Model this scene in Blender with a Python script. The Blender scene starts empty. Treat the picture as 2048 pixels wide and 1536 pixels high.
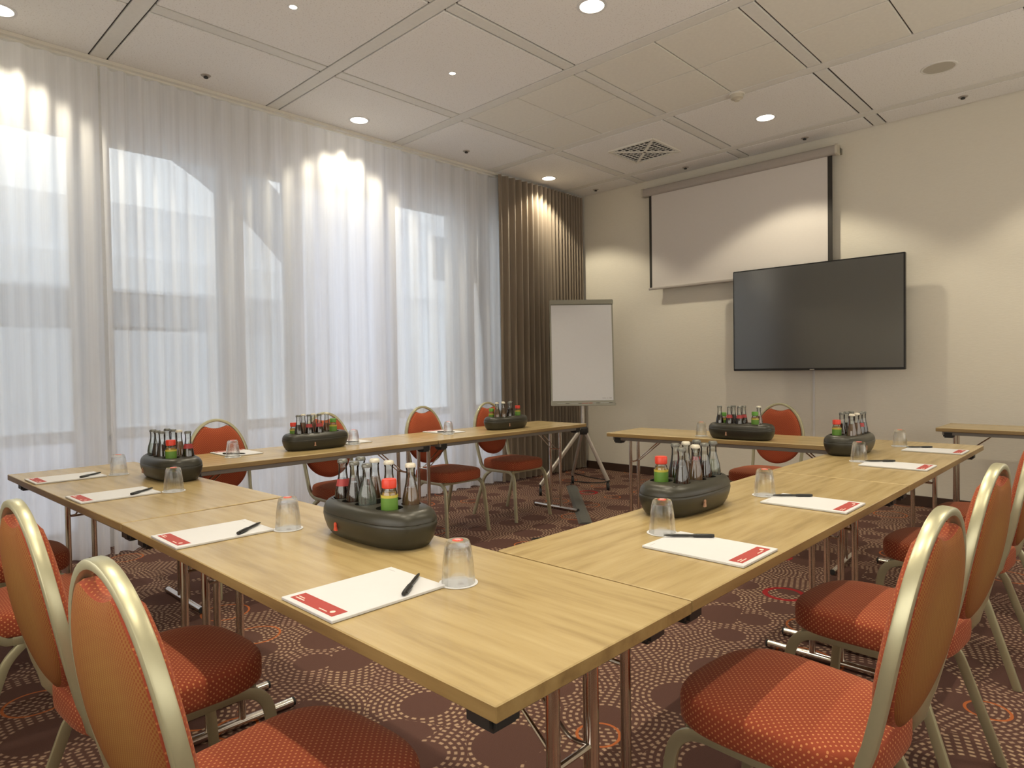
import bpy, bmesh, math, random
from math import sin, cos, pi, sqrt, atan2, radians
from mathutils import Vector, Matrix
random.seed(7)
S = bpy.context.scene
C = S.collection

# ------------------------------------------------------------------ camera
YAW, PIT, ROL, FPX = .7665, -.0217, -.0141, 1311.5
cam = bpy.data.objects.new('camera', bpy.data.cameras.new('camera')); C.objects.link(cam)
cy, sy = cos(YAW), sin(YAW)
f = Vector((-sy, cy, 0)); r = Vector((cy, sy, 0)); u = Vector((0, 0, 1))
f, u = cos(PIT)*f + sin(PIT)*u, cos(PIT)*u - sin(PIT)*f
r, u = cos(ROL)*r + sin(ROL)*u, cos(ROL)*u - sin(ROL)*r
cam.matrix_world = Matrix(((r.x, u.x, -f.x, 0), (r.y, u.y, -f.y, 0), (r.z, u.z, -f.z, 1.2), (0, 0, 0, 1)))
cam.data.sensor_width = 36; cam.data.lens = 36*FPX/2048
cam.data.clip_start = .02; cam.data.clip_end = 200
S.camera = cam
# ------------------------------------------------------------------ world, exposure
W = bpy.data.worlds.new('overcast_sky'); S.world = W; W.use_nodes = True
wn = W.node_tree.nodes; wl = W.node_tree.links
bg = wn['Background']; bg.inputs[1].default_value = 1.9
gc = wn.new('ShaderNodeTexCoord'); gs = wn.new('ShaderNodeSeparateXYZ'); gr = wn.new('ShaderNodeValToRGB')
wl.new(gc.outputs['Generated'], gs.inputs[0]); wl.new(gs.outputs['Z'], gr.inputs[0]); wl.new(gr.outputs[0], bg.inputs[0])
gr.color_ramp.elements[0].position = 0; gr.color_ramp.elements[0].color = (.62, .64, .70, 1)
gr.color_ramp.elements[1].position = .6; gr.color_ramp.elements[1].color = (.88, .93, 1.0, 1)
S.view_settings.view_transform = 'Standard'; S.view_settings.look = 'None'
S.view_settings.gamma = 1; S.view_settings.use_curve_mapping = False
S.view_settings.exposure = 0.75
S.cycles.max_bounces = 10; S.cycles.diffuse_bounces = 5; S.cycles.glossy_bounces = 4
S.cycles.transparent_max_bounces = 24; S.cycles.transmission_bounces = 8
S.cycles.sample_clamp_indirect = 6; S.cycles.use_denoising = True
S.cycles.use_adaptive_sampling = True; S.cycles.adaptive_threshold = .015
WARM = (1.0, .89, .67)
DOWN = [(-4.66, .71), (-4.66, 3.07), (-4.66, 5.46), (-2.28, .71), (-2.28, 3.07), (-2.28, 5.46), (.10, .71), (.10, 3.07), (.10, 5.46)]
HALO = [(-3.48, 1.87), (-3.48, 3.06), (-1.10, 1.87), (-1.10, 3.06), (-1.10, .68)]
DOWN_W, HALO_W = 33, 40
DOWN_ANGLE, HALO_ANGLE = 114, 76
CEIL = 3.272
# added unseen fill lamps behind and right of the camera, lifting the room's shade
for (loc, rot, sx_, sy_, en) in (((-.9, -.50, 1.75), (radians(90+22), 0, 0), 2.6, 1.8, 24), ((1.30, 2.9, 1.75), (radians(90+22), 0, radians(90)), 5.6, 1.8, 32)):
    L = bpy.data.lights.new('soft_fill', 'AREA'); L.shape = 'RECTANGLE'; L.size = sx_; L.size_y = sy_; L.energy = en; L.color = (1.0, .97, .91)
    o = bpy.data.objects.new('soft_fill', L); C.objects.link(o); o.location = loc; o.rotation_euler = rot

# ------------------------------------------------------------------ helpers
def link(o, parent=None):
    C.objects.link(o)
    if parent is not None: o.parent = parent
    return o
def tag(o, label=None, cat=None, group=None, kind=None):
    for k, v in (('label', label), ('category', cat), ('group', group), ('kind', kind)):
        if v: o[k] = v
    return o
def thing(name, label, cat, loc=(0, 0, 0), rz=0, group=None):
    o = bpy.data.objects.new(name, None); o.empty_display_size = .05
    link(o); o.location = loc; o.rotation_euler = (0, 0, rz)
    return tag(o, label, cat, group)
def obj(name, bm, mats, parent=None, smooth=True, angle=35, loc=None):
    me = bpy.data.meshes.new(name)
    bmesh.ops.recalc_face_normals(bm, faces=bm.faces)
    bm.to_mesh(me); bm.free()
    for m in (mats if isinstance(mats, (list, tuple)) else [mats]): me.materials.append(m)
    if smooth:
        me.shade_smooth(); me.set_sharp_from_angle(angle=radians(angle))
    o = bpy.data.objects.new(name, me)
    if loc: o.location = loc
    return link(o, parent)
def dup(root, loc=None, rz=None, label=None, group=None, parent=None):
    c = root.copy(); link(c, parent)
    if loc is not None: c.location = loc
    if rz is not None: c.rotation_euler = (0, 0, rz)
    if label: c['label'] = label
    if group: c['group'] = group
    for ch in list(root.children): dup(ch, parent=c)
    return c
def NB(): return bmesh.new()
def box(bm, lo, hi, mat=0, bev=0, seg=2):
    t = bmesh.new()
    bmesh.ops.create_cube(t, size=1)
    for v in t.verts:
        v.co = Vector([(lo[i]+hi[i])/2 + v.co[i]*(hi[i]-lo[i]) for i in range(3)])
    if bev: bmesh.ops.bevel(t, geom=list(t.edges), offset=bev, segments=seg, affect='EDGES')
    for f_ in t.faces: f_.material_index = mat
    me = bpy.data.meshes.new('t'); t.to_mesh(me); t.free(); bm.from_mesh(me); bpy.data.meshes.remove(me)
    return bm
def lathe(bm, prof, seg=24, mat=0, closed=False, c=(0, 0)):
    rings = []
    for (rr, z) in prof:
        if rr < 1e-6: rings.append([bm.verts.new((c[0], c[1], z))])
        else: rings.append([bm.verts.new((c[0]+rr*cos(2*pi*i/seg), c[1]+rr*sin(2*pi*i/seg), z)) for i in range(seg)])
    n = len(rings)
    for k in range(n if closed else n-1):
        a, b = rings[k], rings[(k+1) % n]
        for i in range(seg):
            j = (i+1) % seg
            if len(a) == 1 and len(b) == 1: continue
            if len(a) == 1: fc = bm.faces.new((a[0], b[i], b[j]))
            elif len(b) == 1: fc = bm.faces.new((a[i], a[j], b[0]))
            else: fc = bm.faces.new((a[i], a[j], b[j], b[i]))
            fc.material_index = mat
    return bm
def sweep(bm, path, prof, n0, mat=0, caps=True, closed=False):
    """sweep profile (list of (a,b)) : a along n, b along t x n ; parallel transport"""
    P = [Vector(p) for p in path]; n = Vector(n0).normalized(); rings = []; N = len(P)
    tp = None
    for i in range(N):
        if closed: t = (P[(i+1) % N]-P[i-1]).normalized()
        else: t = ((P[min(i+1, N-1)]-P[i]).normalized() + (P[i]-P[max(i-1, 0)]).normalized())
        t = t.normalized()
        if tp is not None:
            q = tp.rotation_difference(t); n = q @ n
        n = (n - t*n.dot(t)).normalized(); b = t.cross(n)
        rings.append([bm.verts.new(P[i]+n*a_+b*b_) for a_, b_ in prof]); tp = t
    m = len(prof)
    for k in range(N if closed else N-1):
        a, b = rings[k], rings[(k+1) % N]
        for i in range(m):
            bm.faces.new((a[i], a[(i+1) % m], b[(i+1) % m], b[i])).material_index = mat
    if caps and not closed:
        bm.faces.new(rings[0][::-1]).material_index = mat; bm.faces.new(rings[-1]).material_index = mat
    return bm
def circ(rr, n=10): return [(rr*cos(2*pi*i/n), rr*sin(2*pi*i/n)) for i in range(n)]
def rrect(w, h, rr, n=3):
    out = []
    for cx, cy_, a0 in ((w/2-rr, h/2-rr, 0), (-w/2+rr, h/2-rr, pi/2), (-w/2+rr, -h/2+rr, pi), (w/2-rr, -h/2+rr, 1.5*pi)):
        for i in range(n+1):
            a = a0+pi/2*i/n; out.append((cx+rr*cos(a), cy_+rr*sin(a)))
    return out
def tube(bm, path, rr, n=10, mat=0):
    d = (Vector(path[1])-Vector(path[0])).normalized()
    n0 = Vector((0, 0, 1)) if abs(d.z) < .9 else Vector((1, 0, 0))
    return sweep(bm, path, circ(rr, n), d.cross(n0), mat)
def fillet(pts, rr, n=6):
    P = [Vector(p) for p in pts]; out = [P[0]]
    for i in range(1, len(P)-1):
        a = (P[i-1]-P[i]); b = (P[i+1]-P[i]); ra = min(rr, a.length*.49, b.length*.49)
        A = P[i]+a.normalized()*ra; B = P[i]+b.normalized()*ra
        for k in range(n+1):
            t = k/n; out.append(A*(1-t)**2 + P[i]*2*t*(1-t) + B*t*t)
    out.append(P[-1]); return out
def loft(bm, rings_xyz, mat=0, cap0=True, cap1=True):
    R = [[bm.verts.new(p) for p in ring] for ring in rings_xyz]
    m = len(R[0])
    for a, b in zip(R[:-1], R[1:]):
        for i in range(m):
            bm.faces.new((a[i], a[(i+1) % m], b[(i+1) % m], b[i])).material_index = mat
    for flag, ring in ((cap0, R[0]), (cap1, R[-1])):
        if flag:
            c = bm.verts.new(sum((v.co for v in ring), Vector())/m)
            for i in range(m): bm.faces.new((ring[i], ring[(i+1) % m], c)).material_index = mat
    return R

# ------------------------------------------------------------------ materials
class NT:
    def __init__(s, name):
        s.m = bpy.data.materials.new(name); s.m.use_nodes = True
        s.t = s.m.node_tree; s.n = s.t.nodes; s.l = s.t.links
        s.b = s.n['Principled BSDF']; s.out = s.n['Material Output']
    def node(s, typ, **kw):
        nd = s.n.new(typ)
        for k, v in kw.items(): setattr(nd, k, v)
        return nd
    def put(s, sock, v):
        if isinstance(v, bpy.types.NodeSocket): s.l.new(v, sock)
        elif v is not None:
            try: sock.default_value = v
            except TypeError: sock.default_value = tuple(v)[:len(sock.default_value)]
    def math(s, op, a, b=None, c=None, clamp=False):
        nd = s.node('ShaderNodeMath', operation=op, use_clamp=clamp)
        for i, v in enumerate((a, b, c)):
            if v is not None: s.put(nd.inputs[i], v)
        return nd.outputs[0]
    def vmath(s, op, a, b=None):
        nd = s.node('ShaderNodeVectorMath', operation=op); s.put(nd.inputs[0], a)
        if b is not None: s.put(nd.inputs[1], b)
        return nd.outputs['Value'] if op in ('LENGTH', 'DISTANCE', 'DOT_PRODUCT') else nd.outputs[0]
    def mix(s, fac, a, b):
        nd = s.node('ShaderNodeMix', data_type='RGBA'); s.put(nd.inputs[0], fac)
        s.put(nd.inputs[6], a); s.put(nd.inputs[7], b); return nd.outputs[2]
    def coord(s, kind='Object', scale=(1, 1, 1), rot=(0, 0, 0)):
        tc = s.node('ShaderNodeTexCoord'); mp = s.node('ShaderNodeMapping')
        mp.inputs['Scale'].default_value = scale; mp.inputs['Rotation'].default_value = rot
        s.l.new(tc.outputs[kind], mp.inputs[0]); return mp.outputs[0]
    def noise(s, vec, scale, detail=3, rough=.5, out='Fac'):
        nd = s.node('ShaderNodeTexNoise'); s.put(nd.inputs['Vector'], vec)
        nd.inputs['Scale'].default_value = scale; nd.inputs['Detail'].default_value = detail; nd.inputs['Roughness'].default_value = rough
        return nd.outputs[out]
    def ramp(s, fac, stops):
        nd = s.node('ShaderNodeValToRGB'); s.put(nd.inputs[0], fac); e = nd.color_ramp.elements
        while len(e) < len(stops): e.new(.5)
        for el, (p, c) in zip(e, stops): el.position = p; el.color = (*c, 1) if len(c) == 3 else c
        return nd.outputs[0]
    def bump(s, h, strength=.2, dist=.002):
        nd = s.node('ShaderNodeBump'); nd.inputs['Strength'].default_value = strength; nd.inputs['Distance'].default_value = dist
        s.put(nd.inputs['Height'], h); s.l.new(nd.outputs[0], s.b.inputs['Normal'])
    def col(s, v, rough=None, metal=None, spec=None):
        s.put(s.b.inputs['Base Color'], v if isinstance(v, bpy.types.NodeSocket) else (*v, 1))
        if rough is not None: s.put(s.b.inputs['Roughness'], rough)
        if metal is not None: s.put(s.b.inputs['Metallic'], metal)
        if spec is not None: s.put(s.b.inputs['Specular IOR Level'], spec)
        return s
def flat(name, c, rough=.5, metal=0, var=.06, nscale=40, spec=None):
    a = NT(name); n = a.noise(a.coord(), nscale)
    a.col(a.mix(n, (*[x*(1-var) for x in c], 1), (*[min(1, x*(1+var)) for x in c], 1)), rough, metal, spec); return a.m
M = {}
# painted plaster wall with a faint woven wallpaper relief
a = NT('wall_paint'); v = a.coord(scale=(1, 1, 6)); n = a.noise(v, 30, 4)
a.col(a.mix(n, (.74, .70, .60, 1), (.80, .76, .66, 1)), .75); a.bump(n, .25, .003); M['wall'] = a.m
M['wall_white'] = flat('window_wall_paint', (.74, .73, .71), .7)
M['frame_white'] = flat('window_frame_white', (.72, .72, .72), .4)
M['panel_line'] = flat('shadow_gap_grey', (.10, .09, .08), .8)
# ceiling tiles
a = NT('ceiling_tile_speckled'); n = a.noise(a.coord(), 95, 2, .6); n2 = a.noise(a.coord(), 1.5)
a.col(a.mix(a.math('GREATER_THAN', n, .62), (.86, .85, .83, 1), (.72, .70, .67, 1)), .9); a.bump(n, .4, .003); M['tile'] = a.m
M['tile_smooth'] = flat('ceiling_tile_smooth', (.79, .77, .70), .85)
M['beam'] = flat('ceiling_beam_paint', (.76, .75, .71), .6)
M['brown_skirting'] = flat('dark_brown_skirting', (.055, .030, .020), .45)
# carpet
a = NT('patterned_carpet')
v = a.coord(); sx = a.node('ShaderNodeSeparateXYZ'); a.l.new(v, sx.inputs[0])
cb = a.node('ShaderNodeCombineXYZ'); a.l.new(sx.outputs[0], cb.inputs[0]); a.l.new(sx.outputs[1], cb.inputs[1]); p = cb.outputs[0]
def cells(period, off, rnd=.9):
    q = a.vmath('ADD', p, off); vo = a.node('ShaderNodeTexVoronoi', voronoi_dimensions='2D', feature='F1')
    a.l.new(q, vo.inputs['Vector']); vo.inputs['Scale'].default_value = 1/period; vo.inputs['Randomness'].default_value = rnd
    d = a.vmath('SUBTRACT', q, vo.outputs['Position']); sp = a.node('ShaderNodeSeparateXYZ'); a.l.new(d, sp.inputs[0])
    sc = a.node('ShaderNodeSeparateColor'); a.l.new(vo.outputs['Color'], sc.inputs[0])
    return a.vmath('LENGTH', d), a.math('ARCTAN2', sp.outputs[1], sp.outputs[0]), sc.outputs[0], sc.outputs[1]
rr_, th, c1, c2 = cells(.29, (3.13, 7.3, 0))
rd = a.math('MULTIPLY_ADD', c1, .080, .052)
q = a.math('DIVIDE', a.math('SUBTRACT', rr_, rd), .0215)
k = a.math('FLOOR', q); fr = a.math('FRACT', q)
rk = a.math('ADD', rd, a.math('MULTIPLY', k, .0215))
cnt = a.math('ROUND', a.math('MULTIPLY', rk, 2*pi/.027))
fa = a.math('FRACT', a.math('ADD', a.math('MULTIPLY', a.math('DIVIDE', th, 2*pi), cnt), a.math('ADD', a.math('MULTIPLY', k, .5), 50)))
def band(x, half, soft):
    d = a.math('ABSOLUTE', a.math('SUBTRACT', x, .5))
    return a.math('SUBTRACT', 1, a.math('DIVIDE', a.math('SUBTRACT', d, half), soft, clamp=True), clamp=True)
dash = a.math('MULTIPLY', a.math('MULTIPLY', band(fr, .17, .14), band(fa, .19, .14)), a.math('GREATER_THAN', q, 0))
pile = a.noise(p, 420, 2, .6); blot = a.noise(p, 1.3, 2)
base = a.mix(pile, (.072, .036, .027, 1), (.155, .082, .062, 1))
base = a.mix(a.math('MULTIPLY', blot, .35), base, (.10, .05, .055, 1))
base = a.mix(dash, base, a.mix(c2, (.46, .32, .21, 1), (.38, .25, .18, 1)))
def ring(base, period, off, r0, r1, half, thr, colr, rnd=.8):
    r_, t_, a1, a2 = cells(period, off, rnd)
    R_ = a.math('MULTIPLY_ADD', a1, r1, r0)
    wv = a.math('MULTIPLY', a.math('SINE', a.math('MULTIPLY', t_, 3)), .0015)
    d = a.math('ABSOLUTE', a.math('SUBTRACT', a.math('ADD', r_, wv), R_))
    m_ = a.math('MULTIPLY', a.math('LESS_THAN', d, half), a.math('GREATER_THAN', a2, thr))
    return a.mix(m_, base, colr)
base = ring(base, .46, (1.77, 2.6, 0), .065, .06, .0050, .45, (.44, .13, .045, 1))
base = ring(base, .80, (9.1, 4.35, 0), .06, .04, .014, .62, (.30, .022, .026, 1))
a.col(base, .95, spec=.1); a.bump(pile, .6, .004); M['carpet'] = a.m
# laminate wood, grain along local x
def wood(name, c_a, c_b, c_c, rough):
    a = NT(name); v = a.coord(scale=(1, 9, 9)); n = a.noise(v, 3.2, 6, .55); v2 = a.coord(scale=(.6, 30, 30)); n2 = a.noise(v2, 6, 3)
    c = a.ramp(n, [(.3, c_a), (.5, c_b), (.72, c_c)])
    a.col(a.mix(a.math('MULTIPLY', n2, .35), c, (*c_a, 1)), rough, spec=.6); a.bump(n2, .05, .001); return a.m
M['top'] = wood('light_oak_laminate', (.33, .235, .105), (.45, .335, .155), (.52, .40, .20), .26)
M['edge'] = wood('oak_edge_banding', (.20, .125, .045), (.29, .19, .070), (.35, .24, .095), .4)
a = NT('chrome_tube'); a.col((.72, .68, .63), .14, 1.0); M['chrome'] = a.m
M['steel'] = flat('grey_painted_steel', (.25, .23, .20), .45, .4)
M['black'] = flat('black_plastic', (.018, .018, .017), .5)
a = NT('champagne_gold_frame'); n = a.noise(a.coord(), 60); a.col(a.mix(n, (.47, .45, .30, 1), (.51, .49, .33, 1)), .34, .6); M['gold'] = a.m
# chair fabrics
def fabric(name, base_c, dark_c, dot_c, sc=430, thr=.62):
    a = NT(name); v = a.coord(); tc = a.node('ShaderNodeTexCoord'); g = a.node('ShaderNodeSeparateXYZ'); a.l.new(v, g.inputs[0])
    gn = a.node('ShaderNodeSeparateXYZ'); a.l.new(tc.outputs['Normal'], gn.inputs[0])
    up = a.math('GREATER_THAN', a.math('ABSOLUTE', gn.outputs[2]), .6); ax = a.math('GREATER_THAN', a.math('ABSOLUTE', gn.outputs[0]), .75)
    hor = a.math('ADD', a.math('MULTIPLY', g.outputs[0], a.math('SUBTRACT', 1, ax)), a.math('MULTIPLY', g.outputs[1], ax))
    A_ = a.math('ADD', a.math('MULTIPLY', g.outputs[0], up), a.math('MULTIPLY', hor, a.math('SUBTRACT', 1, up)))
    B_ = a.math('ADD', a.math('MULTIPLY', g.outputs[1], up), a.math('MULTIPLY', g.outputs[2], a.math('SUBTRACT', 1, up)))
    dots = a.math('GREATER_THAN', a.math('MULTIPLY', a.math('SINE', a.math('MULTIPLY', A_, sc)), a.math('SINE', a.math('MULTIPLY', B_, sc))), thr)
    n = a.noise(v, 500, 2); n2 = a.noise(v, 5, 2)
    c = a.mix(n2, (*base_c, 1), (*dark_c, 1)); c = a.mix(a.math('MULTIPLY', dots, .8), c, (*dot_c, 1))
    a.col(c, .9, spec=.15); a.bump(n, .4, .001)
    a.b.inputs['Sheen Weight'].default_value = .2; a.b.inputs['Sheen Tint'].default_value = (1, .6, .4, 1); return a.m
M['fab'] = fabric('orange_red_fabric', (.32, .068, .032), (.265, .050, .025), (.62, .27, .11))
M['fab_back'] = fabric('orange_red_backrest_fabric', (.32, .064, .030), (.27, .050, .024), (.50, .18, .06), 520)
a = NT('ochre_sheen_back_fabric'); v = a.coord(); g = a.node('ShaderNodeSeparateXYZ'); a.l.new(v, g.inputs[0])
st = a.math('SINE', a.math('MULTIPLY', g.outputs[0], 900)); st2 = a.math('SINE', a.math('MULTIPLY', g.outputs[2], 700))
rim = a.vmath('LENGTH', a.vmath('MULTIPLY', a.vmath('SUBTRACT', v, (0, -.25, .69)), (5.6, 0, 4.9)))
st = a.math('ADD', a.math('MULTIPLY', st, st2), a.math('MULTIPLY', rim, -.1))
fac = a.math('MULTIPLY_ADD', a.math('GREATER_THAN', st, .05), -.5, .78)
fac = a.math('MULTIPLY', fac, a.math('SUBTRACT', 1.25, a.math('MULTIPLY', rim, .75), clamp=True))  # sheen painted into the weave: golden centre fading to red at the pad edge
a.col(a.mix(fac, (.20, .036, .014, 1), (.34, .20, .050, 1)), .85, spec=.2); M['ochre'] = a.m
# sheer: part open weave, part light scattering cloth
def sheer_mat(name, open_, c):
    a = NT(name); tr = a.node('ShaderNodeBsdfTransparent'); di = a.node('ShaderNodeBsdfDiffuse'); tl = a.node('ShaderNodeBsdfTranslucent')
    di.inputs[0].default_value = (*c, 1); tl.inputs[0].default_value = (*c, 1)
    m1 = a.node('ShaderNodeMixShader'); m1.inputs[0].default_value = .5; a.l.new(di.outputs[0], m1.inputs[1]); a.l.new(tl.outputs[0], m1.inputs[2])
    m2 = a.node('ShaderNodeMixShader'); a.l.new(m1.outputs[0], m2.inputs[1]); a.l.new(tr.outputs[0], m2.inputs[2])
    v = a.coord(scale=(1, 1, .02)); n = a.noise(v, 17, 4, .6); a.l.new(a.math('MULTIPLY_ADD', n, .40, open_-.20, clamp=True), m2.inputs[0])
    a.l.new(m2.outputs[0], a.out.inputs[0]); return a.m
M['sheer'] = sheer_mat('white_sheer_voile', .18, (.93, .93, .95))
a = NT('taupe_curtain_fabric'); v = a.coord(scale=(1, 1, .15)); n = a.noise(v, 25, 3)
a.col(a.mix(n, (.21, .168, .125, 1), (.285, .232, .175, 1)), .7, spec=.3); a.b.inputs['Sheen Weight'].default_value = .3; M['taupe'] = a.m
a = NT('window_glass')
tr = a.node('ShaderNodeBsdfTransparent'); gl = a.node('ShaderNodeBsdfGlossy'); fz = a.node('ShaderNodeFresnel'); mx = a.node('ShaderNodeMixShader')
gl.inputs['Roughness'].default_value = .02; tr.inputs[0].default_value = (.93, .96, .95, 1); fz.inputs[0].default_value = 1.45
a.l.new(fz.outputs[0], mx.inputs[0]); a.l.new(tr.outputs[0], mx.inputs[1]); a.l.new(gl.outputs[0], mx.inputs[2]); a.l.new(mx.outputs[0], a.out.inputs[0]); M['pane'] = a.m
a = NT('added_opal_glass'); tl = a.node('ShaderNodeBsdfTranslucent'); n = a.noise(a.coord(), 2)
a.l.new(a.mix(n, (.84, .85, .87, 1), (.90, .91, .92, 1)), tl.inputs[0]); a.l.new(tl.outputs[0], a.out.inputs[0]); M['opal'] = a.m
def thin(name, tint, rough=.03, ior=1.5, extra=0):
    a = NT(name); tr = a.node('ShaderNodeBsdfTransparent'); gl = a.node('ShaderNodeBsdfGlossy'); fz = a.node('ShaderNodeFresnel'); mx = a.node('ShaderNodeMixShader')
    n = a.noise(a.coord(), 30)
    gl.inputs['Roughness'].default_value = rough; tr.inputs[0].default_value = (*tint, 1); fz.inputs[0].default_value = ior
    a.l.new(a.math('ADD', a.math('MULTIPLY', n, extra*.2), a.math('ADD', fz.outputs[0], extra), clamp=True), mx.inputs[0])
    a.l.new(tr.outputs[0], mx.inputs[1]); a.l.new(gl.outputs[0], mx.inputs[2]); a.l.new(mx.outputs[0], a.out.inputs[0]); return a.m
M['bottle_glass'] = thin('clear_bottle_glass', (.88, .90, .88), extra=.04)
def clear_glass(name, c):
    a = NT(name); g = a.node('ShaderNodeBsdfGlass'); g.inputs['IOR'].default_value = 1.46; g.inputs[0].default_value = (*c, 1); g.inputs['Roughness'].default_value = 0
    tr = a.node('ShaderNodeBsdfTransparent'); mx = a.node('ShaderNodeMixShader'); mx.inputs[0].default_value = .42
    a.l.new(g.outputs[0], mx.inputs[1]); a.l.new(tr.outputs[0], mx.inputs[2]); a.l.new(mx.outputs[0], a.out.inputs[0]); return a.m
M['tumbler'] = clear_glass('tumbler_glass', (.97, .98, .98))
def liquid(name, c, op):
    a = NT(name); tr = a.node('ShaderNodeBsdfTransparent'); tr.inputs[0].default_value = (*[min(1, x*1.6+.05) for x in c], 1)
    a.col(c, .1); mx = a.node('ShaderNodeMixShader'); mx.inputs[0].default_value = op
    a.l.new(tr.outputs[0], mx.inputs[1]); a.l.new(a.b.outputs[0], mx.inputs[2]); a.l.new(mx.outputs[0], a.out.inputs[0]); return a.m
M['cola'] = liquid('cola_drink', (.045, .022, .014), .85)
M['water'] = liquid('clear_drink', (.55, .58, .55), .25)
M['pinkish'] = liquid('apple_spritzer', (.42, .26, .14), .55)
M['juice'] = liquid('orange_juice', (.62, .36, .06), .9)
M['cap_red'] = flat('red_cap', (.62, .045, .02), .35)
M['cap_green'] = flat('green_cap', (.10, .28, .03), .35)
M['cap_metal'] = flat('crown_cap_metal', (.17, .17, .15), .35, .6)
M['cap_white'] = flat('cream_crown_cap', (.62, .58, .48), .4, .2)
M['lab_green'] = flat('green_fruit_label', (.10, .22, .025), .5)
M['lab_yellow'] = flat('yellow_label_edge', (.50, .42, .06), .5)
M['lab_red'] = flat('red_label', (.34, .04, .04), .5)
M['lab_blue'] = flat('dark_blue_label', (.05, .055, .12), .5)
M['lab_grey'] = flat('grey_label', (.22, .21, .18), .5)
a = NT('dark_olive_moulded_plastic'); n = a.noise(a.coord(), 300, 2); a.col((.030, .028, .019), .36, spec=.45); a.bump(n, .06, .0005); M['caddy'] = a.m
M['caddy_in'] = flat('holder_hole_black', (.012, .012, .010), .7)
M['mark_red'] = flat('red_emblem', (.62, .08, .04), .4)
M['mark_tan'] = flat('tan_emblem', (.36, .20, .13), .4)
M['paper'] = flat('white_paper', (.62, .62, .635), .8, var=.02)
M['pad_side'] = flat('paper_stack_edge', (.56, .56, .55), .9, var=.05, nscale=400)
M['band'] = flat('red_print_band', (.38, .050, .042), .7)
M['print_light'] = flat('light_print', (.85, .62, .55), .7)
M['print_grey'] = flat('grey_print', (.42, .40, .42), .7)
M['pen'] = flat('black_pen_plastic', (.015, .015, .014), .32)
M['tv_frame'] = flat('tv_black_frame', (.012, .012, .013), .25)
a = NT('tv_dark_screen'); a.col((.042, .044, .044), .16, spec=1.0); a.b.inputs['IOR'].default_value = 1.75; M['tv'] = a.m
M['screen_cloth'] = flat('projection_screen_cloth', (.70, .66, .62), .8, var=.02)
M['screen_border'] = flat('screen_black_border', (.03, .026, .02), .7)
M['casing'] = flat('screen_casing_grey', (.42, .38, .34), .45)
M['metal_grey'] = flat('olive_grey_aluminium', (.27, .26, .21), .4, .5)
M['silver'] = flat('silver_tube', (.52, .48, .42), .35, .6)
M['rubber'] = flat('dark_rubber', (.02, .02, .02), .7)
M['cable_cover'] = flat('grey_floor_cable_cover', (.10, .10, .09), .6)
M['ext_white'] = flat('pale_render_outside', (.86, .87, .90), .8, nscale=2)
M['ext_mid'] = flat('grey_white_render_outside', (.62, .63, .66), .8, nscale=2)
M['ext_grey'] = flat('grey_stone_outside', (.38, .40, .44), .8, nscale=3)
M['ext_dark'] = flat('dark_glazing_outside', (.20, .21, .23), .3, nscale=3)
M['ext_ground'] = flat('pale_paving_outside', (.86, .87, .89), .8, nscale=3)
def emis(name, c, s):
    a = NT(name); e = a.node('ShaderNodeEmission'); e.inputs[0].default_value = (*c, 1); e.inputs[1].default_value = s
    a.l.new(e.outputs[0], a.out.inputs[0]); return a.m
M['lamp'] = emis('lit_downlight_diffuser', (1, .90, .72), 5)
M['halo'] = emis('lit_halogen_bulb', (1, .86, .66), 14)

# ------------------------------------------------------------------ room shell
X0, X1, Y0, Y1 = -5.2, 1.35, -.55, 6.354
def struct(o): o['kind'] = 'structure'; return o
bm = NB(); box(bm, (X0-.3, Y0-.1, -.1), (X1+.1, Y1+.1, 0)); struct(obj('floor', bm, M['carpet'], smooth=False))
bm = NB(); box(bm, (X0-.25, Y1, 0), (X1+.1, Y1+.12, CEIL+.15)); struct(obj('wall_back', bm, M['wall'], smooth=False))
bm = NB(); box(bm, (X1, Y0-.1, 0), (X1+.1, Y1, CEIL+.15)); struct(obj('wall_right', bm, M['wall'], smooth=False))
bm = NB(); box(bm, (X0-.25, Y0-.1, 0), (X1, Y0, CEIL+.15)); struct(obj('wall_front', bm, M['wall'], smooth=False))
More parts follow.
